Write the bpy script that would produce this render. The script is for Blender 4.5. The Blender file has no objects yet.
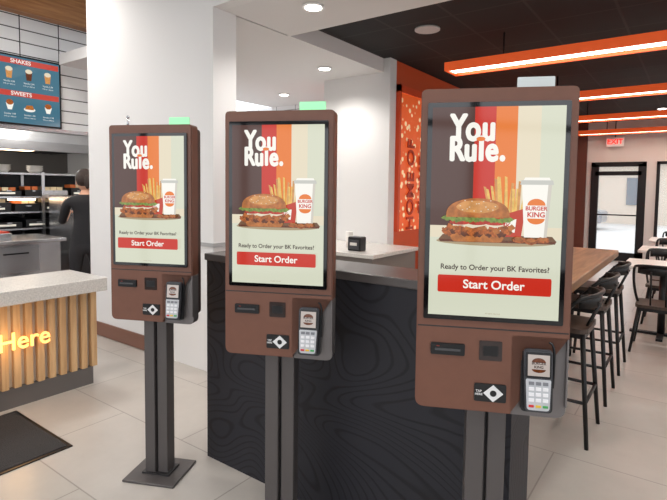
import bpy, bmesh, math, random
from mathutils import Vector, Matrix
random.seed(4)
R = math.radians
C = bpy.context.scene.collection

# ------------------------------------------------------------ materials
def lin(c):
    return tuple(((v/255)/12.92 if v/255 <= .04045 else ((v/255+.055)/1.055)**2.4) for v in c) + (1,)
MATS = {}
def mat(name, rgb, rough=.5, metal=0, emit=0, emit_rgb=None, coat=0, noise=0, nscale=20, bump=0, alpha=1, trans=0):
    if name in MATS: return MATS[name]
    m = bpy.data.materials.new(name); m.use_nodes = True
    nt = m.node_tree; p = nt.nodes['Principled BSDF']
    col = lin(rgb)
    p.inputs['Base Color'].default_value = col
    p.inputs['Roughness'].default_value = rough
    p.inputs['Metallic'].default_value = metal
    p.inputs['Coat Weight'].default_value = coat
    p.inputs['Transmission Weight'].default_value = trans
    p.inputs['Alpha'].default_value = alpha
    if emit:
        p.inputs['Emission Color'].default_value = lin(emit_rgb or rgb)
        p.inputs['Emission Strength'].default_value = emit
    if noise or bump:
        tc = nt.nodes.new('ShaderNodeTexCoord'); n = nt.nodes.new('ShaderNodeTexNoise')
        n.inputs['Scale'].default_value = nscale; n.inputs['Detail'].default_value = 4
        nt.links.new(tc.outputs['Object'], n.inputs['Vector'])
        if noise:
            if emit: col = lin(emit_rgb or rgb)
            r = nt.nodes.new('ShaderNodeValToRGB')
            r.color_ramp.elements[0].position = .3; r.color_ramp.elements[1].position = .7
            r.color_ramp.elements[0].color = tuple(max(0, v*(1-noise)) for v in col[:3])+(1,)
            r.color_ramp.elements[1].color = tuple(min(1, v*(1+noise)) for v in col[:3])+(1,)
            nt.links.new(n.outputs['Fac'], r.inputs['Fac']); nt.links.new(r.outputs['Color'], p.inputs['Emission Color' if emit else 'Base Color'])
        if bump:
            b = nt.nodes.new('ShaderNodeBump'); b.inputs['Strength'].default_value = bump
            b.inputs['Distance'].default_value = .01
            nt.links.new(n.outputs['Fac'], b.inputs['Height']); nt.links.new(b.outputs['Normal'], p.inputs['Normal'])
    MATS[name] = m
    return m

def tile_mat(name, axes, w, h, c1, c2, grout, mortar, rough=.3, offset=0, nz=.0, bump=.3):
    m = bpy.data.materials.new(name); m.use_nodes = True
    nt = m.node_tree; p = nt.nodes['Principled BSDF']; N = nt.nodes.new; L = nt.links.new
    tc = N('ShaderNodeTexCoord'); s = N('ShaderNodeSeparateXYZ'); c = N('ShaderNodeCombineXYZ')
    L(tc.outputs['Object'], s.inputs[0]); L(s.outputs[axes[0]], c.inputs[0]); L(s.outputs[axes[1]], c.inputs[1])
    b = N('ShaderNodeTexBrick'); b.offset = offset; b.inputs['Scale'].default_value = 1
    b.inputs['Brick Width'].default_value = w; b.inputs['Row Height'].default_value = h
    b.inputs['Mortar Size'].default_value = mortar; b.inputs['Mortar Smooth'].default_value = .1
    b.inputs['Color1'].default_value = lin(c1); b.inputs['Color2'].default_value = lin(c2)
    b.inputs['Mortar'].default_value = lin(grout)
    L(c.outputs[0], b.inputs['Vector'])
    out = b.outputs['Color']
    if nz:
        n = N('ShaderNodeTexNoise'); n.inputs['Scale'].default_value = 2.2; n.inputs['Detail'].default_value = 8
        n.inputs['Roughness'].default_value = .65
        L(tc.outputs['Object'], n.inputs['Vector'])
        mr = N('ShaderNodeMapRange'); mr.inputs['From Min'].default_value = .3; mr.inputs['From Max'].default_value = .7
        mr.inputs['To Min'].default_value = 1-nz; mr.inputs['To Max'].default_value = 1.0
        L(n.outputs['Fac'], mr.inputs[0])
        mx = N('ShaderNodeMix'); mx.data_type = 'RGBA'; mx.blend_type = 'MULTIPLY'; mx.inputs[0].default_value = 1
        L(out, mx.inputs[6]); L(mr.outputs[0], mx.inputs[7]); out = mx.outputs[2]
    L(out, p.inputs['Base Color'])
    bp = N('ShaderNodeBump'); bp.invert = True; bp.inputs['Strength'].default_value = bump; bp.inputs['Distance'].default_value = .003
    L(b.outputs['Fac'], bp.inputs['Height']); L(bp.outputs['Normal'], p.inputs['Normal'])
    p.inputs['Roughness'].default_value = rough
    return m

def wood_mat(name, c1, c2, axis=1, rough=.45, sc=6):
    m = bpy.data.materials.new(name); m.use_nodes = True
    nt = m.node_tree; p = nt.nodes['Principled BSDF']; N = nt.nodes.new; L = nt.links.new
    tc = N('ShaderNodeTexCoord'); mp = N('ShaderNodeMapping'); s = [sc*5]*3; s[axis] = sc*.35
    mp.inputs['Scale'].default_value = s
    n = N('ShaderNodeTexNoise'); n.inputs['Scale'].default_value = 1; n.inputs['Detail'].default_value = 5
    n.inputs['Distortion'].default_value = .6
    r = N('ShaderNodeValToRGB'); r.color_ramp.elements[0].position = .32; r.color_ramp.elements[1].position = .68
    r.color_ramp.elements[0].color = lin(c1); r.color_ramp.elements[1].color = lin(c2)
    L(tc.outputs['Object'], mp.inputs[0]); L(mp.outputs[0], n.inputs['Vector']); L(n.outputs['Fac'], r.inputs[0])
    L(r.outputs[0], p.inputs['Base Color']); p.inputs['Roughness'].default_value = rough
    return m

def contour_mat(name, base, line):
    m = bpy.data.materials.new(name); m.use_nodes = True
    nt = m.node_tree; p = nt.nodes['Principled BSDF']; N = nt.nodes.new; L = nt.links.new
    tc = N('ShaderNodeTexCoord'); mp = N('ShaderNodeMapping'); mp.inputs['Scale'].default_value = (.8, 1, 1.35)
    mp.inputs['Location'].default_value = (3.3, 1.7, .4)
    n = N('ShaderNodeTexNoise'); n.inputs['Scale'].default_value = 2.0; n.inputs['Detail'].default_value = .4
    n.inputs['Distortion'].default_value = .3
    mu = N('ShaderNodeMath'); mu.operation = 'MULTIPLY'; mu.inputs[1].default_value = 26
    pp = N('ShaderNodeMath'); pp.operation = 'PINGPONG'; pp.inputs[1].default_value = .5
    r = N('ShaderNodeValToRGB'); r.color_ramp.elements[0].position = .06; r.color_ramp.elements[1].position = .17
    r.color_ramp.elements[0].color = (0, 0, 0, 1); r.color_ramp.elements[1].color = (1, 1, 1, 1)
    L(tc.outputs['Object'], mp.inputs[0]); L(mp.outputs[0], n.inputs['Vector']); L(n.outputs['Fac'], mu.inputs[0])
    L(mu.outputs[0], pp.inputs[0]); L(pp.outputs[0], r.inputs[0])
    mx = N('ShaderNodeMix'); mx.data_type = 'RGBA'; mx.inputs[6].default_value = lin(line); mx.inputs[7].default_value = lin(base)
    L(r.outputs[0], mx.inputs[0]); L(mx.outputs[2], p.inputs['Base Color'])
    bp = N('ShaderNodeBump'); bp.inputs['Strength'].default_value = .3; bp.inputs['Distance'].default_value = .002
    L(r.outputs[0], bp.inputs['Height']); L(bp.outputs['Normal'], p.inputs['Normal'])
    p.inputs['Roughness'].default_value = .55; p.inputs['Specular IOR Level'].default_value = .35
    return m

def perf_mat(name):
    m = bpy.data.materials.new(name); m.use_nodes = True
    nt = m.node_tree; p = nt.nodes['Principled BSDF']; N = nt.nodes.new; L = nt.links.new
    tc = N('ShaderNodeTexCoord'); v = N('ShaderNodeTexVoronoi'); v.inputs['Scale'].default_value = 11
    r = N('ShaderNodeValToRGB'); r.color_ramp.elements[0].position = .28; r.color_ramp.elements[1].position = .36
    r.color_ramp.elements[0].color = lin((255, 222, 176)); r.color_ramp.elements[1].color = lin((226, 96, 40))
    L(tc.outputs['Object'], v.inputs['Vector']); L(v.outputs['Distance'], r.inputs[0]); L(r.outputs[0], p.inputs['Base Color'])
    L(r.outputs[0], p.inputs['Emission Color']); p.inputs['Emission Strength'].default_value = .35  # lit look put in as slight emission; the panel is no lamp
    p.inputs['Roughness'].default_value = .4
    return m

WHITE = mat('wall_paint_white', (230, 229, 228), .7, bump=.05, nscale=60)
CEILW = mat('ceiling_paint', (226, 225, 224), .8, bump=.05, nscale=80)
FLOOR = tile_mat('floor_tile', ('X', 'Y'), 1.2, .6, (193, 186, 179), (185, 179, 171), (154, 147, 140), .004, .28, .5, .15, .25)
QUARRY = tile_mat('quarry_tile', ('X', 'Y'), .2, .2, (128, 72, 54), (116, 64, 48), (90, 70, 60), .006, .4)
SUBWAY = tile_mat('subway_tile', ('Y', 'Z'), .42, .14, (240, 240, 240), (236, 237, 238), (62, 62, 64), .006, .15)
SUBWAY2 = tile_mat('subway_tile_back', ('X', 'Z'), .42, .14, (228, 228, 226), (222, 222, 222), (120, 120, 120), .006, .15)
CEILB = tile_mat('ceiling_tile_black', ('X', 'Y'), .61, .61, (24, 23, 24), (18, 18, 19), (46, 44, 44), .012, .8)
CONT = contour_mat('partition_contour_panel', (38, 38, 44), (24, 24, 28))
PERF = perf_mat('orange_perforated')
OAK = wood_mat('oak_slat', (188, 148, 104), (214, 178, 132), 2)
BEAMW = wood_mat('beam_wood', (150, 98, 56), (186, 132, 82), 1)
TABW = wood_mat('table_wood', (124, 88, 60), (164, 122, 86), 1)
SEATW = wood_mat('seat_wood_dark', (52, 40, 33), (78, 58, 46), 1)
BROWN = mat('kiosk_brown', (110, 71, 55), .42, noise=.04, nscale=30)
BROWND = mat('kiosk_brown_dark', (62, 45, 40), .45)
POST = mat('post_grey', (84, 79, 78), .42, .2)
POSTD = mat('post_groove', (38, 36, 37), .5)
BLACK = mat('black_plastic', (18, 18, 20), .3)
BEZ = mat('screen_bezel', (14, 13, 14), .06, coat=.5)
GREYP = mat('grey_plate', (114, 109, 108), .42, .3)
LGREY = mat('light_grey_plastic', (192, 194, 198), .35)
STEEL = mat('stainless', (196, 197, 200), .25, .9, noise=.1, nscale=4)
DSTEEL = mat('dark_steel', (52, 52, 54), .4, .6)
METALB = mat('black_metal', (30, 29, 30), .4, .4)
QUARTZ = mat('quartz_top', (210, 206, 200), .25, noise=.14, nscale=90)
ORANGE = mat('orange_fixture', (232, 92, 34), .45, emit=.35)
MAT_ = mat('mat_rubber', (52, 50, 50), .95, noise=.4, nscale=160, bump=.8)
WT = mat('white_table', (226, 222, 216), .3)
GLASS = mat('window_glass', (220, 228, 230), .03, alpha=.1)
LED = mat('led_white', (255, 244, 226), .5, emit=8)
LEDW = mat('led_warm', (255, 225, 190), .5, emit=6)
DOWN = mat('downlight_lens', (255, 250, 240), .5, emit=12)
NEON = mat('neon_tube', (255, 196, 120), .4, emit=1.8, emit_rgb=(255, 180, 96))
GREYT = mat('grey_trim', (168, 168, 168), .4)

def scr(name, rgb, e=.85, noise=0, ns=60):
    return mat(name, (12, 12, 12), .08, emit=e, emit_rgb=rgb, noise=noise, nscale=ns)

# ------------------------------------------------------------ geometry
def group(name, loc=(0, 0, 0), rz=0, sz=1):
    e = bpy.data.objects.new(name, None); C.objects.link(e)
    e.location = loc; e.rotation_euler = (0, 0, rz); e.empty_display_size = .1; e.scale = (1, 1, sz)
    return e
def link(name, me, parent, m, smooth=False):
    o = bpy.data.objects.new(name, me); C.objects.link(o)
    if m: me.materials.append(m)
    if parent: o.parent = parent
    if smooth:
        for p in me.polygons: p.use_smooth = True
    return o
def box(parent, name, x0, x1, y0, y1, z0, z1, m, bev=0, seg=2):
    me = bpy.data.meshes.new(name); bm = bmesh.new()
    bmesh.ops.create_cube(bm, size=1)
    for v in bm.verts:
        v.co = Vector(((x0+x1)/2+v.co.x*(x1-x0), (y0+y1)/2+v.co.y*(y1-y0), (z0+z1)/2+v.co.z*(z1-z0)))
    if bev: bmesh.ops.bevel(bm, geom=bm.edges[:], offset=bev, segments=seg, affect='EDGES', profile=.5)
    bmesh.ops.recalc_face_normals(bm, faces=bm.faces)
    bm.to_mesh(me); bm.free()
    return link(name, me, parent, m)
def boxes(parent, name, lst, m):
    me = bpy.data.meshes.new(name); bm = bmesh.new()
    for (x0, x1, y0, y1, z0, z1) in lst:
        r = bmesh.ops.create_cube(bm, size=1)
        for v in r['verts']:
            v.co = Vector(((x0+x1)/2+v.co.x*(x1-x0), (y0+y1)/2+v.co.y*(y1-y0), (z0+z1)/2+v.co.z*(z1-z0)))
    bm.to_mesh(me); bm.free()
    return link(name, me, parent, m)
def rpoly(pts, seg=5):
    out = []; n = len(pts)
    for i, (x, z, r) in enumerate(pts):
        p = Vector((x, z))
        if r <= 0: out.append(p); continue
        a = Vector(pts[i-1][:2]); b = Vector(pts[(i+1) % n][:2])
        p0 = p+(a-p).normalized()*r; p1 = p+(b-p).normalized()*r
        for k in range(seg+1):
            t = k/seg; out.append(p0*(1-t)**2+p*2*t*(1-t)+p1*t*t)
    return out
def rrect(x0, x1, z0, z1, r): return rpoly([(x0, z0, r), (x1, z0, r), (x1, z1, r), (x0, z1, r)])
def prism(parent, name, pts, y0, y1, m, bev=0):
    me = bpy.data.meshes.new(name); bm = bmesh.new()
    vs = [bm.verts.new((p[0], y0, p[1])) for p in pts]
    f = bm.faces.new(vs)
    r = bmesh.ops.extrude_face_region(bm, geom=[f])
    for v in r['geom']:
        if isinstance(v, bmesh.types.BMVert): v.co.y = y1
    bmesh.ops.recalc_face_normals(bm, faces=bm.faces)
    if bev:
        es = [e for e in bm.edges if abs(e.verts[0].co.y-e.verts[1].co.y) < 1e-6]
        bmesh.ops.bevel(bm, geom=es, offset=bev, segments=2, affect='EDGES')
    bm.to_mesh(me); bm.free()
    return link(name, me, parent, m)
def flat(parent, name, pts, y, m):
    me = bpy.data.meshes.new(name)
    me.from_pydata([(p[0], y, p[1]) for p in pts], [], [list(range(len(pts)))])
    me.update()
    return link(name, me, parent, m)
def cyl(parent, name, p0, p1, r0, m, r1=None, seg=20, cap=True):
    p0 = Vector(p0); p1 = Vector(p1); d = p1-p0
    me = bpy.data.meshes.new(name); bm = bmesh.new()
    bmesh.ops.create_cone(bm, cap_ends=cap, segments=seg, radius1=r0, radius2=r0 if r1 is None else r1, depth=d.length)
    q = d.to_track_quat('Z', 'Y').to_matrix().to_4x4()
    bmesh.ops.transform(bm, verts=bm.verts, matrix=Matrix.Translation((p0+p1)/2) @ q)
    for f in bm.faces: f.smooth = len(f.verts) == 4
    bm.to_mesh(me); bm.free()
    return link(name, me, parent, m)
def tube(parent, name, pts, r, m, cyclic=False):
    cu = bpy.data.curves.new(name, 'CURVE'); cu.dimensions = '3D'; cu.bevel_depth = r; cu.bevel_resolution = 3
    cu.resolution_u = 6
    s = cu.splines.new('NURBS'); s.points.add(len(pts)-1)
    for i, p in enumerate(pts): s.points[i].co = (*p, 1)
    s.order_u = 3; s.use_endpoint_u = True; s.use_cyclic_u = cyclic
    o = bpy.data.objects.new(name, cu); C.objects.link(o); cu.materials.append(m)
    if parent: o.parent = parent
    return o
def text(parent, name, body, size, loc, rot, m, bold=0, ext=0, align='CENTER', sx=1, lift=0):
    cu = bpy.data.curves.new(name, 'FONT'); cu.body = body; cu.size = size; cu.offset = bold; cu.extrude = ext
    cu.align_x = align; cu.align_y = 'CENTER'; cu.materials.append(m)
    o = bpy.data.objects.new(name, cu); C.objects.link(o)
    o.location = loc; o.rotation_euler = rot; o.scale = (sx, 1, 1)
    if parent: o.parent = parent
    return o
def ell(cx, cz, rx, rz, n=20, a0=0, a1=2*math.pi):
    return [(cx+rx*math.cos(a0+(a1-a0)*i/n), cz+rz*math.sin(a0+(a1-a0)*i/n)) for i in range(n + (0 if abs(a1-a0-2*math.pi) < 1e-6 else 1))]
def sphere(parent, name, c, r, m, sc=(1, 1, 1), seg=20):
    me = bpy.data.meshes.new(name); bm = bmesh.new()
    bmesh.ops.create_uvsphere(bm, u_segments=seg, v_segments=seg//2+2, radius=r)
    for v in bm.verts: v.co = Vector((v.co.x*sc[0]+c[0], v.co.y*sc[1]+c[1], v.co.z*sc[2]+c[2]))
    for f in bm.faces: f.smooth = True
    bm.to_mesh(me); bm.free()
    return link(name, me, parent, m)

# ------------------------------------------------------------ room shell
DZ = .055
HC = 3.7+DZ; LC = 2.82+DZ; BC = 2.98+DZ
box(None, 'floor', -9.2, 7, -3.2, 12.7, -.1, 0, FLOOR)
box(None, 'floor_kitchen', -9.0, -5.1, -3.0, 4.4, 0, .006, QUARRY)
g = group('wall_pillar')
box(g, 'pillar_body', -4.93, -3.07, 2.62, 2.86, 0, HC, WHITE)
box(g, 'pillar_rail_front', -3.6, -3.055, 2.606, 2.875, 1.02, 1.05, GREYT)
box(None, 'baseboard_pillar', -4.94, -4.0, 2.605, 2.619, .006, .14, mat('quarry_base', (126, 86, 70), .4))
box(None, 'wall_soffit', -3.07, 7, 2.62, 2.72, LC, HC, WHITE)
box(None, 'ceiling_lobby', -9.2, 7, -3.2, 4.4, HC, HC+.1, CEILW)
AE = -3.09
g = group('ceiling_soffit')
box(g, 'soffit_front', -3.07, 7, 2.72, 3.5, LC, LC+.12, CEILW)
box(g, 'soffit_side', -6.0, AE, 2.861, 7.2, LC+.0005, LC+.12, CEILW)
box(None, 'ceiling_dining', AE, 7, 3.4, 12.7, BC, BC+.1, CEILB)
box(None, 'trim_1', AE, 7, 3.5, 3.52, LC, BC, WHITE)
box(None, 'trim_2', AE, AE+.02, 3.52, 12.5, LC, BC, WHITE)
box(None, 'wall_service', -3.95, -2.98, 5.2, 5.35, 0, BC, WHITE)
box(None, 'wall_alcove', -6.6, -3.95, 6.4, 6.5, 0, LC, SUBWAY2)
box(None, 'wall_dining_left', -3.08, -2.99, 5.35, 12.5, 0, BC, mat('orange_wall', (208, 84, 38), .5))
g = group('orange_perforated_screen')
box(g, 'panel', -2.985, -2.955, 5.41, 8.3, .98, 2.67, PERF)
boxes(g, 'frame', [(-2.985, -2.935, 5.36, 5.41, .98, 2.75), (-2.985, -2.935, 8.3, 8.36, .98, 2.75), (-2.985, -2.935, 5.36, 8.36, 2.67, 2.75)], mat('orange_frame', (220, 76, 30), .4))
for i, t in enumerate(['HOME OF', 'FLAME', 'GRILLED']):
    text(g, 'lettering_%d' % i, t, .26, (-2.94, 5.7+i*.32, 1.55), (R(90), R(-90), R(90)), mat('orange_dark', (190, 60, 24), .5), bold=.004, ext=.005, align='CENTER')

g = group('wall_kitchen')
box(g, 'tile_header', -6.3, -6.17, -3.0, 4.4, 2.1+DZ, HC, SUBWAY)
box(g, 'header_edge', -6.31, -6.15, -3.0, 4.4, 2.06+DZ, 2.1+DZ, STEEL)
box(None, 'trim_3', -6.17, -6.02, -3.0, 4.4, 3.32+DZ, 3.69+DZ, BEAMW)
box(None, 'wall_kitchen_back', -9.1, -9.0, -3, 4.5, 0, 2.55, mat('kitchen_wall', (110, 106, 102), .4))
box(None, 'wall_corridor', -9.1, -5.0, 4.4, 4.5, 0, HC, WHITE)
box(None, 'ceiling_kitchen', -9.1, -6.3, -3, 4.4, 2.55, 2.65, mat('kitchen_ceiling', (150, 150, 150), .7))

WB = mat('back_wall', (214, 210, 206), .7)
g = group('wall_back')
yb0, yb1 = 12.5, 12.62
DT = 2.15
for n, a in enumerate([(-3.15, -1.95, 0, BC), (-1.95, 7, DT, BC), (-.9, -.72, 0, DT), (-.72, 1.3, 0, .45), (1.3, 1.5, 0, DT), (1.5, 4, 0, .45), (4, 7, 0, DT)]):
    box(g, 'segment_%d' % n, a[0], a[1], yb0, yb1, a[2], a[3], WB)
box(g, 'brown_panel', -2.98, -2.05, 12.44, 12.5, 0, BC, mat('brown_panel', (96, 54, 40), .5))
g = group('door_1')
boxes(g, 'frame', [(-1.95, -1.87, 12.46, 12.56, 0, DT), (-.98, -.9, 12.46, 12.56, 0, DT), (-1.95, -.9, 12.46, 12.56, 2.05, DT), (-1.95, -.9, 12.46, 12.56, 0, .18),
                   (-1.87, -.98, 12.46, 12.56, 1.86, 1.95), (-1.87, -1.80, 12.46, 12.56, 0, 2.1), (-1.05, -.98, 12.46, 12.56, 0, 2.1)], METALB)
box(g, 'glass', -1.87, -.98, 12.505, 12.515, .18, 2.05, GLASS)
cyl(g, 'push_bar', (-1.8, 12.42, 1.0), (-1.05, 12.42, 1.0), .015, METALB)
for i, (a0, a1) in enumerate([(-.72, 1.3), (1.5, 4)]):
    g = group('window_%d' % (i+1))
    am = (a0+a1)/2
    boxes(g, 'frame', [(a0, a0+.06, 12.47, 12.55, .45, DT), (a1-.06, a1, 12.47, 12.55, .45, DT), (a0, a1, 12.47, 12.55, 2.09, DT), (a0, a1, 12.47, 12.55, .45, .51), (am-.03, am+.03, 12.47, 12.55, .45, DT)], METALB)
    box(g, 'glass', a0+.06, a1-.06, 12.505, 12.515, .51, 2.09, GLASS)

def storefront(name, along, fixed, lo, hi, step, z1):
    g = group(name); L = []
    n = int(round((hi-lo)/step))
    def bx(u0, u1, z0, z2):
        return (u0, u1, fixed-.05, fixed+.05, z0, z2) if along == 'X' else (fixed-.05, fixed+.05, u0, u1, z0, z2)
    for i in range(n+1):
        u = lo+i*(hi-lo)/n; L.append(bx(u-.04, u+.04, 0, z1))
    L += [bx(lo, hi, 0, .4), bx(lo, hi, 2.3, 2.38), bx(lo, hi, z1-.25, z1)]
    boxes(g, 'frame', L, METALB)
    return g
storefront('window_front', 'X', -3.1, -9.1, 6.8, 1.6, HC)
storefront('window_right', 'Y', 6.92, -3.0, 12.4, 1.6, 2.9)

box(None, 'ground_outside', -40, 40, -40, 60, -.35, -.15, mat('concrete_outside', (186, 184, 180), .9, noise=.1, nscale=2))
g = group('neighbouring_building', (0, 30, -.15))
box(g, 'walls', -12, 14, 0, 5, 0, 3.2, mat('stucco', (198, 186, 172), .8))
box(g, 'roof', -12.4, 14.4, -.4, 5.4, 3.2, 3.6, mat('roof', (130, 116, 108), .8))
boxes(g, 'windows', [(x, x+1.2, -.05, .02, 1, 2.4) for x in range(-11, 13, 4)], mat('outside_glass', (110, 120, 128), .1))
g = group('parked_car', (-5.4, 24, -.15))
prism(g, 'car_body', rpoly([(-2.1, .3, .1), (2.1, .3, .1), (2.15, .8, .15), (1.2, .95, .1), (.6, 1.4, .2), (-1.1, 1.42, .3), (-2.05, .95, .15)]), 0, 1.7, mat('car_paint', (150, 152, 156), .3, .4), .05)
prism(g, 'car_windows', rpoly([(-1.4, .97, .05), (1.0, .97, .05), (.52, 1.33, .1), (-1.05, 1.34, .1)]), -.01, .02, mat('outside_glass', (110, 120, 128)))
for x in (-1.3, 1.3): cyl(g, 'wheel', (x, -.02, .32), (x, .2, .32), .32, BLACK)

# ------------------------------------------------------------ downlights etc
def downlight(x, y, z, e=26):
    g = group('ceiling_downlight', (x, y, z))
    cyl(g, 'trim_ring', (0, 0, -.012), (0, 0, -.001), .085, mat('trim_white', (240, 240, 240), .4), seg=32)
    cyl(g, 'lens', (0, 0, -.016), (0, 0, -.012), .062, DOWN, seg=32)
    ld = bpy.data.lights.new('downlight_lamp', 'SPOT'); ld.energy = e*4; ld.spot_size = R(150); ld.spot_blend = .8
    ld.shadow_soft_size = .12; ld.color = (1, .96, .91)
    lo = bpy.data.objects.new('downlight_lamp', ld); C.objects.link(lo); lo.parent = g; lo.location = (0, 0, -.04)
for x, y, z, e in [(-2.43, 3.05, LC, 18), (-3.53, 4.65, LC, 20), (-.6, 3.05, LC, 12), (1.5, 3.05, LC, 16), (-4.8, 3.8, LC, 20), (-5.0, 5.6, LC, 20),
                (-2.3, 9, BC, 22), (0, 6, BC, 22), (.4, 8.6, BC, 22), (-.6, 11, BC, 26),
                (-4.6, .8, HC, 30), (-2.4, .2, HC, 24), (-4.9, 2.0, HC, 32), (0.2, .2, HC, 22), (-2.4, -1.6, HC, 24), (2, 1, HC, 24)]:
    downlight(x, y, z, e)  # a few are real fixtures; the others are added to brighten the room
g = group('ceiling_speaker', (-2.17, 4.48, BC))
cyl(g, 'grille', (0, 0, -.015), (0, 0, -.001), .12, mat('speaker_grey', (190, 190, 190), .6), seg=32)
g = group('ceiling_vent', (.2, 7.9, BC))
boxes(g, 'louvres', [(-.3, .3, -.3+i*.075, -.25+i*.075, -.03, -.002) for i in range(8)]+[(-.32, -.3, -.32, .32, -.03, -.002), (.3, .32, -.32, .32, -.03, -.002)], mat('vent_grey', (130, 128, 124), .6))
g = group('exit_sign', (-1.5, 12.4, 2.58))
box(g, 'housing', -.17, .17, -.03, .03, -.1, .1, mat('sign_white', (230, 230, 230), .5), .005)
text(g, 'lettering', 'EXIT', .15, (0, -.034, 0), (R(90), 0, 0), mat('exit_red', (220, 30, 20), .5, emit=2), bold=.003)
cyl(g, 'stem', (0, 0, .1), (0, 0, BC-2.58), .01, METALB)

for b in (5.0, 7.3, 9.6, 11.9):
    g = group('pendant_light_beam', (0, b, DZ))
    a0, a1 = -2.15, 5
    boxes(g, 'frame', [(a0, a1, -.15, -.12, 2.65, 2.735), (a0, a1, .12, .15, 2.65, 2.735), (a0, a0+.03, -.12, .12, 2.65, 2.735), (a1-.03, a1, -.12, .12, 2.65, 2.735), (a0, a1, -.12, .12, 2.715, 2.735)], ORANGE)
    box(g, 'led_strip', a0+.03, a1-.03, -.06, .06, 2.665, 2.695, LED)
    box(g, 'led_channel', a0+.03, a1-.03, -.12, .12, 2.695, 2.715, mat('orange_inner', (250, 130, 50), .5, emit=1.5))
    for x in (-1.6, .6, 3):
        cyl(g, 'hanger', (x, 0, 2.735), (x, 0, BC-DZ), .008, METALB)

# ------------------------------------------------------------ kiosk
S = {
 'bg': scr('scr_cream', (228, 231, 208), .85), 'br': scr('scr_brown', (84, 54, 46), .9), 'red': scr('scr_red', (204, 46, 28), .95),
 'or': scr('scr_orange', (234, 124, 42), .95), 'cr2': scr('scr_cream2', (240, 228, 200), .88), 'wh': scr('scr_white', (246, 243, 234), 1.0),
 'bun': scr('scr_bun', (186, 112, 52), .9, .35, 45), 'bunl': scr('scr_bun_light', (216, 152, 86), .9, .2, 60), 'let': scr('scr_lettuce', (128, 150, 66), .8, .4, 110),
 'tom': scr('scr_tomato', (186, 58, 40), .9, .25, 80), 'chk': scr('scr_chicken', (172, 92, 38), .9, .55, 140), 'fry': scr('scr_fries', (238, 194, 100), .9, .15, 90),
 'box': scr('scr_carton', (200, 62, 38), .9), 'txt': scr('scr_text', (60, 32, 26), .7), 'tray': scr('scr_tray', (128, 88, 56), .8, .2, 40), 'shd': scr('scr_shadow', (186, 164, 128), .8),
 'pat': scr('scr_patty', (110, 56, 26), .8, .4, 120), 'lid': scr('scr_lid', (206, 206, 198), .9), 'cupsh': scr('scr_cup_shade', (216, 210, 198), .9)}

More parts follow.
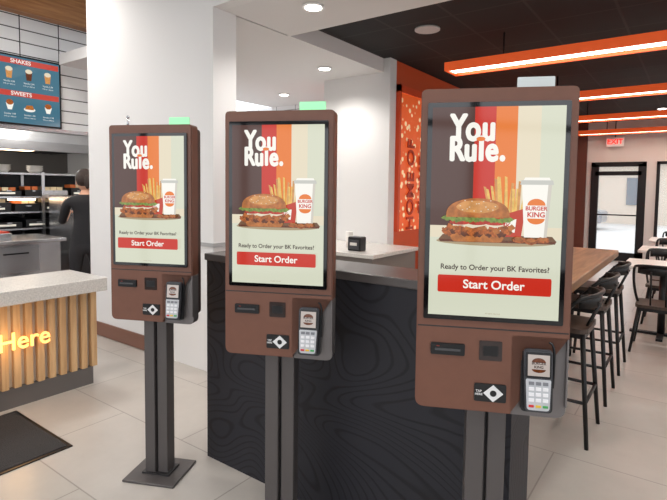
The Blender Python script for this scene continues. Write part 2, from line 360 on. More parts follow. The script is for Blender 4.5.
def screen_art(g, x0, z0, w, h):
    y = -.0575; st = .0005
    L = [0]
    rnd = random.Random(7)
    def P(u, v): return (x0+u*w, z0+(1-v)*h)
    def F(name, pts, m):
        L[0] += 1
        flat(g, name, [P(*p) for p in pts], y-L[0]*st*.3, S[m])
    def rect(name, u0, u1, v0, v1, m): F(name, [(u0, v1), (u1, v1), (u1, v0), (u0, v0)], m)
    def E(name, cu, cv, ru, rv, m, a0=0, a1=2*math.pi):
        F(name, [(cu+ru*math.cos(a0+(a1-a0)*i/22), cv-rv*math.sin(a0+(a1-a0)*i/22)) for i in range(22 if a1-a0 > 6.2 else 23)], m)
    def blob(name, cu, cv, ru, rv, m, j=.12, n=26):
        ph = [rnd.uniform(0, 6.28) for _ in range(3)]
        F(name, [(cu+ru*(1+j*math.sin(3*t+ph[0])*.5+j*math.sin(7*t+ph[1])*.5)*math.cos(t), cv-rv*(1+j*math.sin(4*t+ph[2])+j*.5*math.sin(9*t+ph[0]))*math.sin(t)) for t in [k*2*math.pi/n for k in range(n)]], m)
    def T(name, body, size, u, v, m, bold=0, al='CENTER', sx=1, adv=1):
        L[0] += adv
        p = P(u, v)
        text(g, name, body, size, (p[0], y-L[0]*st*.3, p[1]), (R(90), 0, 0), S[m], bold, 0, al, sx)
    def fat(name, glyphs, size, v, r, sx):
        for ch, u, dv in glyphs:
            for k in range(8):
                a = k*math.pi/4
                T(name+'_'+ch, ch, size, u+r*math.cos(a)/w, v+dv+r*math.sin(a)/h, 'wh', 0, 'CENTER', sx, .12)
    rect('art_background', .035, .965, .022, .978, 'bg')
    rect('art_stripe_brown', .035, .34, .022, .56, 'br')
    rect('art_stripe_red', .34, .49, .022, .56, 'red')
    rect('art_stripe_orange', .49, .64, .022, .56, 'or')
    rect('art_stripe_cream', .64, .80, .022, .56, 'cr2')
    F('art_table', [(.035, .56), (.965, .56), (.965, .615), (.035, .615)], 'cr2')
    L[0] += 2
    fat('art_headline_1', [('Y', .225, 0), ('o', .33, .004), ('u', .44, .004)], .108, .118, .0038, .72)
    L[0] += 1
    fat('art_headline_2', [('R', .215, 0), ('u', .315, .002), ('l', .39, 0), ('e', .465, .002), ('.', .54, 0)], .102, .215, .0038, .74)
    L[0] += 1
    E('art_crown', .385, .166, .032, .010, 'or')
    E('art_shadow', .5, .63, .42, .02, 'shd')
    F('art_tray', [(.13, .60), (.9, .6), (.93, .622), (.10, .622)], 'tray')
    F('art_tray_rim', [(.10, .622), (.93, .622), (.92, .634), (.11, .634)], 'pat')
    for i in range(15):
        u = .462+i*.0155; t = .40-.035*math.sin(i/14*math.pi)+rnd.uniform(-.035, .02); s = (i-7)*.005+rnd.uniform(-.02, .02)
        F('art_fry_%d' % i, [(u, .52), (u+.019, .52), (u+.019+s, t), (u+s, t-.004)], 'fry' if i % 3 else 'bunl')
    F('art_carton', [(.465, .605), (.685, .605), (.71, .475), (.60, .497), (.575, .5), (.45, .475)], 'box')
    F('art_carton_face', [(.52, .585), (.64, .585), (.65, .525), (.51, .525)], 'wh')
    T('art_carton_logo', 'BK', .022, .58, .555, 'box', .0004)
    F('art_cup', [(.705, .605), (.86, .605), (.885, .365), (.68, .365)], 'wh')
    F('art_cup_shade', [(.84, .605), (.86, .605), (.885, .365), (.86, .365)], 'cupsh')
    F('art_cup_lid', [(.668, .37), (.897, .37), (.89, .35), (.675, .35)], 'lid')
    F('art_cup_lid_top', [(.69, .35), (.875, .35), (.865, .338), (.70, .338)], 'wh')
    E('art_logo_bun_top', .783, .462, .062, .03, 'or', 0, math.pi)
    T('art_logo_1', 'BURGER', .0165, .783, .476, 'red', .0005)
    T('art_logo_2', 'KING', .021, .783, .504, 'red', .0006)
    E('art_logo_bun_bottom', .783, .520, .06, .026, 'or', math.pi, 2*math.pi)
    F('art_bun_bottom', rpoly([(.17, .59, .01), (.58, .59, .01), (.55, .632, .018), (.20, .632, .018)], 4), 'bun')
    for i in range(11):
        blob('art_crust_under_%d' % i, .17+i*.042, .585+rnd.uniform(-.006, .010), .036, .017, 'pat' if i % 2 else 'chk', .2)
    for i in range(15):
        blob('art_crust_%d' % i, .145+i*.0335, .572+rnd.uniform(-.008, .012), .026, .013, ('chk', 'chk', 'bun')[i % 3], .25)
    F('art_sauce', [(.2, .545), (.55, .545), (.56, .556), (.5, .566), (.43, .556), (.34, .569), (.27, .557), (.2, .56)], 'cr2')
    for i in range(3):
        E('art_tomato_%d' % i, .25+i*.125, .543, .075, .012, 'tom')
    for i in range(12):
        blob('art_lettuce_%d' % i, .155+i*.04, .528+rnd.uniform(-.004, .006), .034, .011, 'let', .3)
    F('art_bun_top', [(.15, .520)]+[(.375-.225*math.cos(t), .515-.082*math.sin(t)**.75) for t in [i*math.pi/24 for i in range(1, 24)]]+[(.60, .520)], 'bun')
    blob('art_bun_highlight', .37, .472, .15, .028, 'bunl', .05)
    for i in range(16):
        E('art_seed_%d' % i, .25+.0165*i, .468+.024*math.sin(i*2.3), .005, .0022, 'cr2')
    for i, (u, v) in enumerate([(.67, .616), (.75, .622), (.83, .615)]):
        blob('art_nugget_%d' % i, u, v, .045, .014, 'chk'); blob('art_nugget_top_%d' % i, u, v-.004, .03, .007, 'bun')
    T('art_prompt', 'Ready to Order your BK Favorites?', .0225, .5, .748, 'txt', .0004, 'CENTER', .97)
    F('art_button', rpoly([(.10, .785, .012), (.90, .785, .012), (.90, .865, .012), (.10, .865, .012)], 5), 'red')
    T('art_button_text', 'Start Order', .037, .5, .826, 'wh', .0007)
    T('art_legal', 'all rights reserved', .006, .5, .955, 'shd')

def kiosk(loc, rz, tab_green=True, antenna=False):
    top = group('ordering_kiosk', loc, rz)
    W = .455; hw = W/2; z0, z1 = .75, 1.75; ux = lambda u: -hw+u*W
    py = .03
    box(top, 'base_plate', -.14, .14, py-.13, py+.12, 0, .012, POST, .003)
    boxes(top, 'base_bracket', [(-.075, .075, py-.055, py+.055, .012, .02)], POSTD)
    box(top, 'post_left', -.062, -.006, py-.045, py+.04, .012, 1.05, POST, .004)
    box(top, 'post_right', .004, .058, py-.035, py+.04, .012, 1.05, POST, .004)
    box(top, 'post_groove', -.01, .008, py-.012, py+.035, .012, 1.04, POSTD)
    g = group('head_unit', (0, 0, 1.248*.025+DZ)); g.parent = top; g.scale = (.975, .975, .975)
    zr = z0+.245; r = .03
    pts = rpoly([(-hw, z0, r), (ux(.645), z0, .004), (ux(.645), zr, .004), (hw, zr, .004), (hw, z1, .018), (-hw, z1, .018)])
    prism(g, 'shell', pts, -.05, .02, BROWN, .004)
    prism(g, 'shell_back', rrect(-hw+.012, hw-.012, z0+.03, z1-.012, .02), .02, .075, BROWND, .004)
    pts = rpoly([(ux(.645), z0-.006, .004), (hw, z0-.006, r), (hw, zr, .003), (ux(.645), zr, .003)])
    prism(g, 'terminal_recess', pts, -.034, .02, GREYP, .002)
    box(g, 'recess_side', hw-.006, hw, -.048, -.03, z0+.035, zr, GREYP, .002)
    box(g, 'display_seam', -hw+.004, hw-.004, -.0506, -.04, z0+.262, z0+.266, POSTD)
    px0, px1, pz0, pz1 = -.207, .205, z0+.288, z0+.957
    prism(g, 'display_bezel', rrect(px0, px1, pz0, pz1, .006), -.0575, -.045, BEZ, .0015)
    screen_art(g, px0, pz0, px1-px0, pz1-pz0)
    prism(g, 'receipt_slot_frame', rrect(ux(.10), ux(.33), z0+.175, z0+.212, .005), -.058, -.045, BLACK, .002)
    box(g, 'receipt_slot_mouth', ux(.13), ux(.30), -.0625, -.055, z0+.190, z0+.197, mat('slot_mouth', (70, 70, 72), .4))
    box(g, 'receipt_slot_light', ux(.14), ux(.16), -.0595, -.057, z0+.202, z0+.205, mat('slot_red', (120, 40, 30), .4, emit=.2))
    prism(g, 'scanner_window', rrect(ux(.425), ux(.575), z0+.165, z0+.227, .004), -.053, -.045, mat('scanner_dark', (52, 42, 40), .15), .001)
    prism(g, 'scanner_lens', rrect(ux(.45), ux(.55), z0+.18, z0+.212, .004), -.0536, -.05, BLACK, 0)
    prism(g, 'tap_plate', rrect(ux(.40), ux(.61), z0+.035, z0+.092, .006), -.054, -.045, BLACK, .001)
    cx, cz = ux(.525), z0+.063
    flat(g, 'tap_symbol', [(cx, cz-.027), (cx+.03, cz), (cx, cz+.027), (cx-.03, cz)], -.0545, mat('tap_white', (222, 222, 222), .4))
    flat(g, 'tap_symbol_core', ell(cx, cz, .010, .010), -.0548, BLACK)
    text(g, 'tap_text', 'TAP\nHERE', .010, (ux(.43), -.0545, cz), (R(90), 0, 0), mat('tap_white', (222, 222, 222)), 0.0002)
    tm = mat('tab_green', (150, 226, 170), .3, emit=.6) if tab_green else mat('tab_clear', (206, 214, 214), .15, emit=.25, alpha=.65)
    tx = .12
    prism(g, 'status_tab', rrect(tx-.055, tx+.055, z1-.01, z1+.045, .003), .028, .036, tm)
    box(g, 'status_tab_clip', tx-.06, tx+.06, .022, .042, z1-.015, z1+.003, BROWND)
    if antenna:
        cyl(g, 'antenna', (-.17, .03, z1-.01), (-.17, .03, z1+.05), .006, STEEL); sphere(g, 'antenna_tip', (-.17, .03, z1+.05), .009, STEEL)
    t = group('payment_terminal', (ux(.80), -.058, z0+.126)); t.parent = g; t.rotation_euler = (R(-6), 0, R(0))
    prism(t, 'cradle', rrect(-.046, .046, -.105, .098, .014), .0, .02, BLACK, .003)
    box(t, 'cradle_arm', -.03, .03, .015, .035, -.05, .05, DSTEEL, .004)
    pts = rpoly([(-.036, -.098, .012), (.036, -.098, .012), (.041, .03, .008), (.041, .088, .014), (-.041, .088, .014), (-.041, .03, .008)])
    prism(t, 'terminal_body', pts, -.022, .0, mat('terminal_body_dark', (58, 58, 62), .35), .004)
    prism(t, 'terminal_bib', rpoly([(-.032, -.092, .01), (.032, -.092, .01), (.036, .0, .005), (-.036, .0, .005)]), -.0235, -.02, LGREY, .001)
    prism(t, 'terminal_face', rrect(-.036, .036, .004, .080, .006), -.0245, -.02, mat('terminal_face', (30, 28, 30), .2), .001)
    flat(t, 'terminal_display', [(-.031, .010), (.031, .010), (.031, .073), (-.031, .073)], -.0248, scr('terminal_screen', (206, 192, 184), .8))
    flat(t, 'terminal_logo_top', ell(0, .05, .02, .014, 14, 0, math.pi), -.0251, S['pat'])
    text(t, 'terminal_logo_text', 'BURGER\nKING', .011, (0, -.0252, .042), (R(90), 0, 0), S['txt'], .0003)
    flat(t, 'terminal_logo_bottom', ell(0, .03, .02, .01, 14, math.pi, 2*math.pi), -.0251, S['pat'])
    K = mat('key_white', (232, 232, 234), .4)
    for r_ in range(4):
        for c_ in range(3):
            kx = -.02+c_*.02; kz = -.012-r_*.0165
            box(t, 'key_%d_%d' % (r_, c_), kx-.0075, kx+.0075, -.0265, -.022, kz-.005, kz+.005, K if r_ else mat('key_grey', (120, 122, 128), .4), .001)
    for c_, (nm, cc) in enumerate([('red', (200, 40, 40)), ('yellow', (226, 190, 50)), ('green', (60, 160, 80))]):
        kx = -.02+c_*.02
        box(t, 'key_'+nm, kx-.0075, kx+.0075, -.0265, -.022, -.083, -.076, mat('key_'+nm, cc, .4), .001)
    tube(t, 'cable', [(.02, .01, .09), (.03, .0, .112), (.047, -.005, .10), (.05, .0, .04), (.048, .01, -.03)], .0035, BLACK)
    return top
KR = R(36-11)
kiosk((-2.20, 1.505, .0), KR, True, True)
kiosk((-1.352, 1.505, .0), KR, True)
kiosk((-.505, 1.525, .0), KR, False)

# ------------------------------------------------------------ partition
g = group('half_wall_partition', sz=1.05)
box(g, 'body', -2.14, -.50, 1.78, 2.03, 0, 1.045, CONT)
box(g, 'cap', -2.15, -.49, 1.77, 2.04, 1.045, 1.08, mat('partition_cap', (88, 82, 80), .35), .004)

# ------------------------------------------------------------ high table + stools
g = group('high_dining_table', sz=1.055)
box(g, 'top', -1.4, -.56, 2.2, 5.2, .86, .915, TABW, .006)
for y in (2.5, 4.9):
    boxes(g, 'leg_frame', [(-1.13, -1.07, y-.03, y+.03, .0, .86), (-.93, -.87, y-.03, y+.03, 0, .86), (-1.13, -.87, y-.03, y+.03, 0, .05), (-1.2, -.8, y-.03, y+.03, .82, .86)], METALB)
box(g, 'stretcher', -1.03, -.97, 2.5, 4.9, .3, .36, METALB)

def chair(name, loc, rz, sh, bh, seatm, foot=None):
    g = group(name, loc, rz)
    prism_pts = rpoly([(-.18, -.18, .06), (.18, -.18, .06), (.19, .19, .05), (-.19, .19, .05)])
    me = bpy.data.meshes.new('seat'); bm = bmesh.new()
    f = bm.faces.new([bm.verts.new((p[0], p[1], sh-.028)) for p in prism_pts])
    r = bmesh.ops.extrude_face_region(bm, geom=[f])
    for v in r['geom']:
        if isinstance(v, bmesh.types.BMVert): v.co.z = sh
    bmesh.ops.recalc_face_normals(bm, faces=bm.faces); bm.to_mesh(me); bm.free(); link('seat', me, g, seatm)
    i = 0
    for sx in (-1, 1):
        for sy in (-1, 1):
            i += 1
            cyl(g, 'leg_%d' % i, (sx*.205, sy*.205, 0), (sx*.15, sy*.15, sh-.028), .012, METALB, .015)
    if foot:
        k = .205-.055*foot/sh
        for a, b in [((-k, -k), (k, -k)), ((k, -k), (k, k)), ((k, k), (-k, k)), ((-k, k), (-k, -k))]:
            cyl(g, 'foot_rail', (*a, foot), (*b, foot), .01, METALB)
    boxes(g, 'seat_rim', [(-.16, .16, -.165, -.145, sh-.06, sh-.028), (-.16, .16, .145, .165, sh-.06, sh-.028), (-.165, -.145, -.16, .16, sh-.06, sh-.028), (.145, .165, -.16, .16, sh-.06, sh-.028)], METALB)
    tube(g, 'back_hoop', [(-.17, .02, sh-.01), (-.2, -.06, sh+.1), (-.21, -.12, bh-.03), (-.17, -.2, bh), (0, -.235, bh+.005), (.17, -.2, bh), (.21, -.12, bh-.03), (.2, -.06, sh+.1), (.17, .02, sh-.01)], .012, METALB)
    me = bpy.data.meshes.new('back_slat'); bm = bmesh.new(); n = 12; rows = []
    for k in range(n+1):
        a = -1.05+2.1*k/n; x = .2*math.sin(a); y = -.04-.185*math.cos(a)
        rows.append([bm.verts.new((x, y, z)) for z in (bh-.08, bh)])
    for k in range(n): bm.faces.new([rows[k][0], rows[k+1][0], rows[k+1][1], rows[k][1]])
    bm.to_mesh(me); bm.free(); o = link('back_slat', me, g, METALB, True)
    md = o.modifiers.new('s', 'SOLIDIFY'); md.thickness = .014
    for x in (-.06, .06): cyl(g, 'back_spindle', (x, -.15, sh-.02), (x, -.222, bh-.05), .008, METALB)
    return g
for y in (3.35, 4.08, 4.81):
    chair('bar_stool', (-.66, y, 0), R(90), .69, .89, SEATW, .26)

def table(loc, sx=.35, sy=.35, h=.75):
    g = group('dining_table', loc)
    box(g, 'top', -sx, sx, -sy, sy, h-.035, h, WT, .008)
    cyl(g, 'pedestal', (0, 0, .02), (0, 0, h-.035), .035, METALB)
    boxes(g, 'foot', [(-.28, .28, -.03, .03, 0, .025), (-.03, .03, -.28, .28, 0, .025)], METALB)
for (x, y) in [(-.25, 6.2), (-.25, 7.9), (-.25, 9.6), (1.4, 6.2), (1.4, 7.9)]:
    table((x, y, 0))
    chair('dining_chair', (x, y-.62, 0), 0, .45, .82, SEATW)
    chair('dining_chair', (x, y+.62, 0), R(180), .45, .82, SEATW)

for y in (6.9, 8.6, 10.3):
    g = group('booth_bench', (-2.58, y, 0))
    box(g, 'base', -.33, .33, -.25, .25, 0, .3, BROWND)
    box(g, 'cushion', -.34, .34, -.26, .2, .3, .45, mat('booth_red', (176, 52, 30), .45), .02)
    box(g, 'backrest', -.34, .34, .2, .3, .3, .95, mat('booth_red', (176, 52, 30)), .02)
    g = group('booth_table', (-2.58, y-.75, 0))
    box(g, 'top', -.33, .33, -.3, .3, .71, .745, WT, .006)
    cyl(g, 'pedestal', (0, 0, 0), (0, 0, .71), .04, METALB)

g = group('service_counter')
box(g, 'cabinet', -3.9, -2.6, 4.25, 5.19, 0, .80, mat('cabinet_grey', (120, 112, 106), .5))
box(g, 'top', -3.93, -2.56, 4.2, 5.195, .80, .84, QUARTZ, .005)
g = group('napkin_dispenser', (-2.9, 4.42, .84))
box(g, 'case', -.08, .08, -.06, .06, 0, .15, BLACK, .012)
box(g, 'face', -.06, .06, -.064, -.058, .02, .12, mat('disp_face', (80, 80, 84), .3, .5), .002)
box(g, 'napkin', -.04, .04, -.075, -.06, .06, .09, WT)
g = group('cup_stack', (-3.12, 4.6, .84))
for i in range(5): cyl(g, 'cup_%d' % i, (0, 0, i*.02), (0, 0, .1+i*.02), .032, WT, .042)

# ------------------------------------------------------------ order counter
g = group('order_counter', sz=1.06)
box(g, 'core', -4.0, -3.66, -2.0, 1.93, .0, .68, mat('counter_backing', (206, 198, 186), .6))
box(g, 'plinth', -4.0, -3.64, -2.0, 1.94, .0, .13, mat('plinth_grey', (110, 106, 104), .4, .4))
sl = []
y = -1.98
while y < 1.93:
    sl.append((-3.66, -3.62, y, y+.042, .13, .68)); y += .075
boxes(g, 'slats', sl, OAK)
box(g, 'countertop', -4.06, -3.51, -2.0, 1.99, .68, .77, QUARTZ, .006)
text(g, 'neon_sign', 'Order Here', .158, (-3.60, 1.62, .43), (R(90), 0, R(90)), NEON, .001, .006, 'RIGHT')
ld = bpy.data.lights.new('neon_glow', 'POINT'); ld.energy = 1.6; ld.color = (1, .6, .25); ld.shadow_soft_size = .1
lo = bpy.data.objects.new('neon_glow', ld); C.objects.link(lo); lo.parent = g; lo.location = (-3.5, 1.35, .43)

g = group('floor_mat')
box(g, 'pile', -3.55, -2.85, .3, 1.36, 0, .012, MAT_, .004)
boxes(g, 'border', [(-3.57, -3.55, .28, 1.38, 0, .007), (-2.85, -2.83, .28, 1.38, 0, .007), (-3.55, -2.85, .28, .3, 0, .007), (-3.55, -2.85, 1.36, 1.38, 0, .007)], BLACK)

# ------------------------------------------------------------ menu board
g = group('menu_board', (-6.14, 2.28, 2.535), R(90))
box(g, 'case', -.65, .65, -.03, .03, -.38, .38, BLACK, .004)
box(g, 'wall_mount', -.2, .2, .0, .03, -.2, .2, DSTEEL)
flat(g, 'panel', [(-.63, -.36), (.63, -.36), (.63, .36), (-.63, .36)], -.0305, scr('menu_blue', (72, 118, 138), .95))
MW = scr('menu_white', (240, 240, 234), 1.0); MR = scr('menu_red', (206, 74, 62), .9)
for r_, (hd, cz) in enumerate([('SHAKES', .31), ('SWEETS', -.04)]):
    flat(g, 'header_band_%d' % r_, [(-.62, cz-.03), (.62, cz-.03), (.62, cz+.03), (-.62, cz+.03)], -.031, MR)
    for sx in (-.42, .22): text(g, 'header_text', hd, .06, (sx, -.0315, cz), (R(90), 0, 0), MW, .001)
    for i in range(6):
        x = -.5+i*.2
        if r_ == 0:
            flat(g, 'shake_cup', [(x-.025, cz-.19), (x+.025, cz-.19), (x+.036, cz-.09), (x-.036, cz-.09)], -.0315, S['bunl'] if i % 2 else S['pat'])
            flat(g, 'shake_cream', ell(x, cz-.09, .036, .025), -.0318, S['cr2'])
        elif i % 2:
            flat(g, 'sundae_cup', [(x-.02, cz-.18), (x+.02, cz-.18), (x+.04, cz-.11), (x-.04, cz-.11)], -.0315, S['wh'])
            flat(g, 'sundae_ice', ell(x, cz-.1, .036, .03), -.0318, S['chk'])
        else:
            flat(g, 'pie_plate', ell(x, cz-.16, .06, .025), -.0315, S['wh']); flat(g, 'pie_slice', [(x-.05, cz-.16), (x+.05, cz-.16), (x+.03, cz-.11), (x-.03, cz-.115)], -.0318, S['bun'])
        text(g, 'item_label', 'Vanilla 2.99' if r_ == 0 else 'Sundae 1.99', .024, (x, -.0315, cz-.225), (R(90), 0, 0), MW)
        text(g, 'item_sub_label', '510 cal / 640 cal', .018, (x, -.0315, cz-.255), (R(90), 0, 0), MW)

# ------------------------------------------------------------ kitchen
g = group('kitchen_prep_counter', sz=1.05)
box(g, 'cabinet', -6.95, -6.25, -2.5, 2.95, .1, .78, STEEL)
box(g, 'worktop', -7.0, -6.2, -2.5, 3.0, .78, .82, STEEL, .005)
boxes(g, 'feet', [(x-.02, x+.02, y-.02, y+.02, .006, .1) for x in (-6.9, -6.3) for y in (-2.4, -1, .6, 1.8, 2.9)], DSTEEL)
boxes(g, 'drawer_fronts', [(-6.25, -6.235, y, y+.5, z, z+.28) for y in (-.2, .4, 1.0, 1.6, 2.2) for z in (.15, .47)], mat('drawer_steel', (170, 172, 176), .35, .9))
boxes(g, 'drawer_handles', [(-6.235, -6.215, y+.12, y+.38, z+.2, z+.215) for y in (-.2, .4, 1.0, 1.6, 2.2) for z in (.15, .47)], DSTEEL)
g = group('food_warmer_rack', (-7.8, 0, 0), sz=1.035)
fr = []
for y in (.9, 1.7, 2.5, 3.3, 4.1):
    fr += [(-.35, -.31, y-.02, y+.02, .006, 1.62), (.31, .35, y-.02, y+.02, .006, 1.62)]
boxes(g, 'posts', fr, STEEL)
boxes(g, 'shelves', [(-.35, .36, .88, 4.12, z, z+.022) for z in (.5, .85, 1.07, 1.27, 1.58)], STEEL)
box(g, 'back_panel', -.37, -.35, .88, 4.12, .4, 1.6, DSTEEL)
tr = []; lt = []; ts = []; kn = []; wr = []; wr2 = []
for z in (.873, 1.093, 1.293):
    y = .95
    while y < 3.9:
        w_ = random.choice([.2, .2, .32]); hgt = .07+.05*random.random()
        (tr if random.random() < .7 else ts).append((-.28, .34, y, y+w_, z, z+hgt))
        if random.random() < .55: lt.append((.34, .35, y+.04, y+w_-.08, z+.03, z+.055))
        kn.append((.34, .365, y+w_*.4, y+w_*.6, z+.065, z+.08))
        if z > 1:
            for q in range(int(w_/.09)):
                (wr if random.random() < .6 else wr2).append((.12, .30, y+.01+q*.09, y+.085+q*.09, z+hgt, z+hgt+.045))
        y += w_+.05
boxes(g, 'trays', tr, BLACK); boxes(g, 'steel_trays', ts, STEEL); boxes(g, 'tray_labels', lt, mat('label_white', (230, 226, 214), .5, emit=.3)); boxes(g, 'tray_handles', kn, STEEL)
boxes(g, 'wrapped_food', wr, mat('wrap_cream', (226, 206, 168), .6)); boxes(g, 'boxed_food', wr2, mat('wrap_orange', (206, 110, 56), .6))
boxes(g, 'heat_lamps', [(.2, .34, y, y+.3, 1.24, 1.262) for y in (1.0, 1.6, 2.3, 2.9, 3.5)], LEDW)
for i in range(6):
    for k in range(3):
        cyl(g, 'bowl_%d_%d' % (i, k), (.1, 1.2+i*.42, 1.605+k*.025), (.1, 1.2+i*.42, 1.66+k*.025), .06, WT, .11)
g = group('broiler_oven', (-6.95, 3.7, .006))
box(g, 'cabinet', -.35, .35, -.4, .4, 0, 1.35, STEEL, .01)
box(g, 'door', .35, .37, -.33, .33, .2, .8, DSTEEL, .005)
box(g, 'control_panel', .35, .365, -.33, .33, .95, 1.25, BLACK, .003)
cyl(g, 'handle', (.4, -.3, .75), (.4, .3, .75), .012, STEEL)
g = group('exhaust_hood', (0, 0, DZ))
box(g, 'canopy', -8.9, -7.2, -2.5, 4.2, 1.98, 2.38, STEEL)
box(g, 'lip', -7.25, -7.15, -2.5, 4.2, 1.9, 2.02, mat('hood_lip', (150, 150, 152), .3, .8))
boxes(g, 'filters', [(-8.6, -7.3, y, y+.03, 1.94, 1.98) for y in [k*.12-1 for k in range(42)]], DSTEEL)
boxes(g, 'hood_lights', [(-7.9, -7.7, y, y+.5, 1.925, 1.94) for y in (0, 1.4, 2.8)], LEDW)
g = group('condiment_pans', (-6.6, 0, .861))
for i in range(8):
    y = .3+i*.28
    box(g, 'pan_%d' % i, -.15, .15, y, y+.24, 0, .07, STEEL, .008)
    box(g, 'filling_%d' % i, -.13, .13, y+.02, y+.22, .07, .085, mat('filling_%d' % (i % 3), [(110, 140, 60), (190, 60, 40), (226, 206, 150)][i % 3], .6))
for x, y, z, e in [(-7.0, 1.5, 2.4, 46), (-8.2, 2.5, 1.8, 14), (-6.75, 3.0, 2.35, 26)]:  # added point lights with invented housings, put in to brighten the kitchen
    ld = bpy.data.lights.new('kitchen_fill', 'POINT'); ld.energy = e; ld.shadow_soft_size = .2; ld.color = (1, .95, .88)
    gg = group('kitchen_added_lamp', (x, y, z+.1)); box(gg, 'housing', -.3, .3, -.1, .1, .01, .05, WT)
    lo = bpy.data.objects.new('kitchen_fill', ld); C.objects.link(lo); lo.parent = gg; lo.location = (0, 0, -.1)

# ------------------------------------------------------------ worker
def skin_mesh(name, verts, edges, radii, parent, mats, selector, sub=2):
    me = bpy.data.meshes.new(name+'_src'); me.from_pydata(verts, edges, [])
    o = bpy.data.objects.new(name+'_src', me); C.objects.link(o)
    md = o.modifiers.new('skin', 'SKIN'); md.use_smooth_shade = True
    sv = me.skin_vertices[0].data
    for i, r in enumerate(radii):
        sv[i].radius = r if isinstance(r, tuple) else (r, r); sv[i].use_root = (i == 0)
    s = o.modifiers.new('sub', 'SUBSURF'); s.levels = sub; s.render_levels = sub
    bpy.context.view_layer.update()
    dg = bpy.context.evaluated_depsgraph_get()
    nm = bpy.data.meshes.new_from_object(o.evaluated_get(dg)); nm.name = name
    bpy.data.objects.remove(o)
    nm.materials.clear()
    for m in mats: nm.materials.append(m)
    for p in nm.polygons:
        p.use_smooth = True; p.material_index = selector(p.center)
    ob = bpy.data.objects.new(name, nm); C.objects.link(ob); ob.parent = parent
    return ob
SKIN = mat('skin', (206, 156, 128), .5); SHIRT = mat('black_shirt', (28, 27, 30), .8, bump=.3, nscale=25)
TROU = mat('black_trousers', (34, 33, 36), .8); SHOE = mat('shoes', (16, 16, 16), .5); HAIR = mat('hair_brown', (48, 32, 24), .6, bump=.6, nscale=60)
w = group('restaurant_worker', (-5.40, 2.82, .006), R(62)); w.scale = (1.035, 1.035, 1.035)
J = {'pel': (0, 0, .86), 'wai': (0, .01, 1.0), 'che': (0, .03, 1.18), 'upc': (0, .03, 1.27), 'nek': (0, .04, 1.35), 'nkt': (0, .055, 1.41)}
V = []; E_ = []; RR = []; idx = {}
def add(k, p, r, link_to=None):
    idx[k] = len(V); V.append(p); RR.append(r)
    if link_to: E_.append((idx[link_to], idx[k]))
add('pel', J['pel'], (.135, .10)); add('wai', J['wai'], (.12, .09), 'pel'); add('che', J['che'], (.145, .10), 'wai')
add('upc', J['upc'], (.115, .08), 'che'); add('nek', J['nek'], .045, 'upc'); add('nkt', J['nkt'], .045, 'nek')
for s, n in ((-1, 'l'), (1, 'r')):
    add('hip'+n, (s*.09, 0, .78), .085, 'pel'); add('kne'+n, (s*.10, .015, .45), .055, 'hip'+n); add('clf'+n, (s*.10, -.01, .32), .052, 'kne'+n)
    add('ank'+n, (s*.10, -.01, .09), .036, 'clf'+n); add('toe'+n, (s*.115, .14, .035), .034, 'ank'+n)
    add('sho'+n, (s*.165, .03, 1.26), .058, 'upc'); add('elb'+n, (s*.225, .13, 1.05), .042, 'sho'+n)
    add('for'+n, (s*.2, .24, 1.08), .037, 'elb'+n); add('wri'+n, (s*.17, .36, 1.14), .025, 'for'+n); add('pal'+n, (s*.16, .41, 1.15), (.034, .018), 'wri'+n)
def sel(c):
    if c.z > 1.345: return 0
    if abs(c.x) > .13 and c.y > .17 and c.z > .9: return 0
    if c.z > .84: return 1
    return 2 if c.z > .1 else 3
skin_mesh('body', V, E_, RR, w, [SKIN, SHIRT, TROU, SHOE], sel)
for s in (-1, 1):
    for i in range(4):
        x = s*(.135+i*.017); ln = [.055, .066, .062, .048][i]
        skin_mesh('finger_%d' % i, [(x, .43, 1.152), (x, .43+ln*.5, 1.146), (x, .43+ln*.85, 1.125)], [(0, 1), (1, 2)], [.0095, .0085, .0075], w, [SKIN], lambda c: 0, 1)
    skin_mesh('thumb', [(s*.135, .40, 1.145), (s*.115, .43, 1.14), (s*.112, .455, 1.13)], [(0, 1), (1, 2)], [.011, .0095, .008], w, [SKIN], lambda c: 0, 1)
hd = group('head', (0, .07, 1.485)); hd.parent = w; hd.rotation_euler = (R(-12), 0, R(10))
sphere(hd, 'skull', (0, 0, 0), .1, SKIN, (.78, .95, 1.12), 24)
sphere(hd, 'jaw', (0, .028, -.055), .055, SKIN, (.95, 1, .9))
cyl(hd, 'nose', (0, .085, .012), (0, .112, -.022), .006, SKIN, .013)
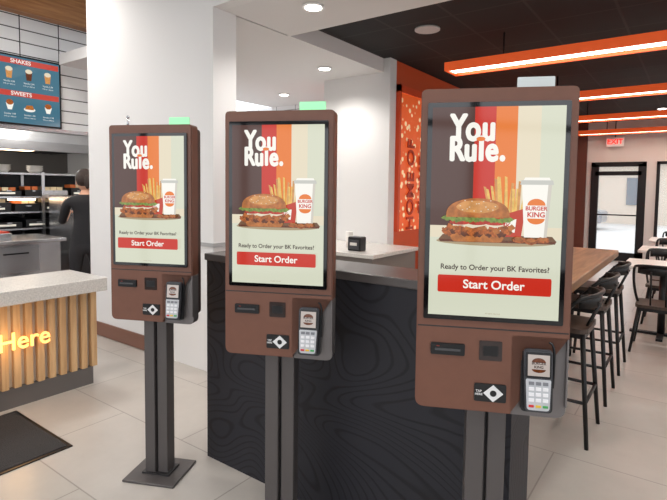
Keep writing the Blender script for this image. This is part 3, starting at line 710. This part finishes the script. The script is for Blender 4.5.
for s in (-1, 1):
    sphere(hd, 'ear', (s*.079, 0, -.01), .02, SKIN, (.4, .8, 1.3)); sphere(hd, 'eye', (s*.03, .085, .01), .011, mat('eye_white', (230, 230, 230), .3)); sphere(hd, 'pupil', (s*.03, .094, .01), .005, BLACK)
sphere(hd, 'mouth', (0, .083, -.055), .018, mat('lips', (170, 90, 84), .5), (1, .35, .35))
sphere(hd, 'hair', (0, -.018, .022), .106, HAIR, (.84, .97, 1.04), 24)
sphere(hd, 'ponytail', (0, -.125, -.035), .04, HAIR, (.7, .7, 1.9))
sphere(hd, 'cap', (0, -.005, .05), .1, BLACK, (.88, 1.0, .8), 24)
box(hd, 'cap_brim', -.055, .055, .07, .15, .042, .05, BLACK, .003)

# ------------------------------------------------------------ world, camera
wd = bpy.data.worlds.new('World'); bpy.context.scene.world = wd; wd.use_nodes = True
nt = wd.node_tree; bg = nt.nodes['Background']
tc = nt.nodes.new('ShaderNodeTexCoord'); sp = nt.nodes.new('ShaderNodeSeparateXYZ'); rp = nt.nodes.new('ShaderNodeValToRGB')
nt.links.new(tc.outputs['Generated'], sp.inputs[0]); nt.links.new(sp.outputs['Z'], rp.inputs[0]); nt.links.new(rp.outputs[0], bg.inputs[0])
rp.color_ramp.elements[0].color = (.62, .63, .65, 1); rp.color_ramp.elements[0].position = 0
rp.color_ramp.elements[1].color = (.88, .93, 1, 1); rp.color_ramp.elements[1].position = .6
bg.inputs[1].default_value = 2.9

cam = bpy.data.cameras.new('camera'); co = bpy.data.objects.new('camera', cam); C.objects.link(co)
cam.lens = 27.0; cam.sensor_width = 36; cam.sensor_fit = 'HORIZONTAL'
M = Matrix.Rotation(R(36), 4, 'Z') @ Matrix.Rotation(R(90-3.5), 4, 'X') @ Matrix.Rotation(R(.7), 4, 'Z')
co.matrix_world = Matrix.Translation((0, 0, 1.435+DZ)) @ M
cam.shift_y = -.0456
cam.clip_start = .05
bpy.context.scene.camera = co
bpy.context.scene.view_settings.view_transform = 'Standard'
bpy.context.scene.view_settings.exposure = 0
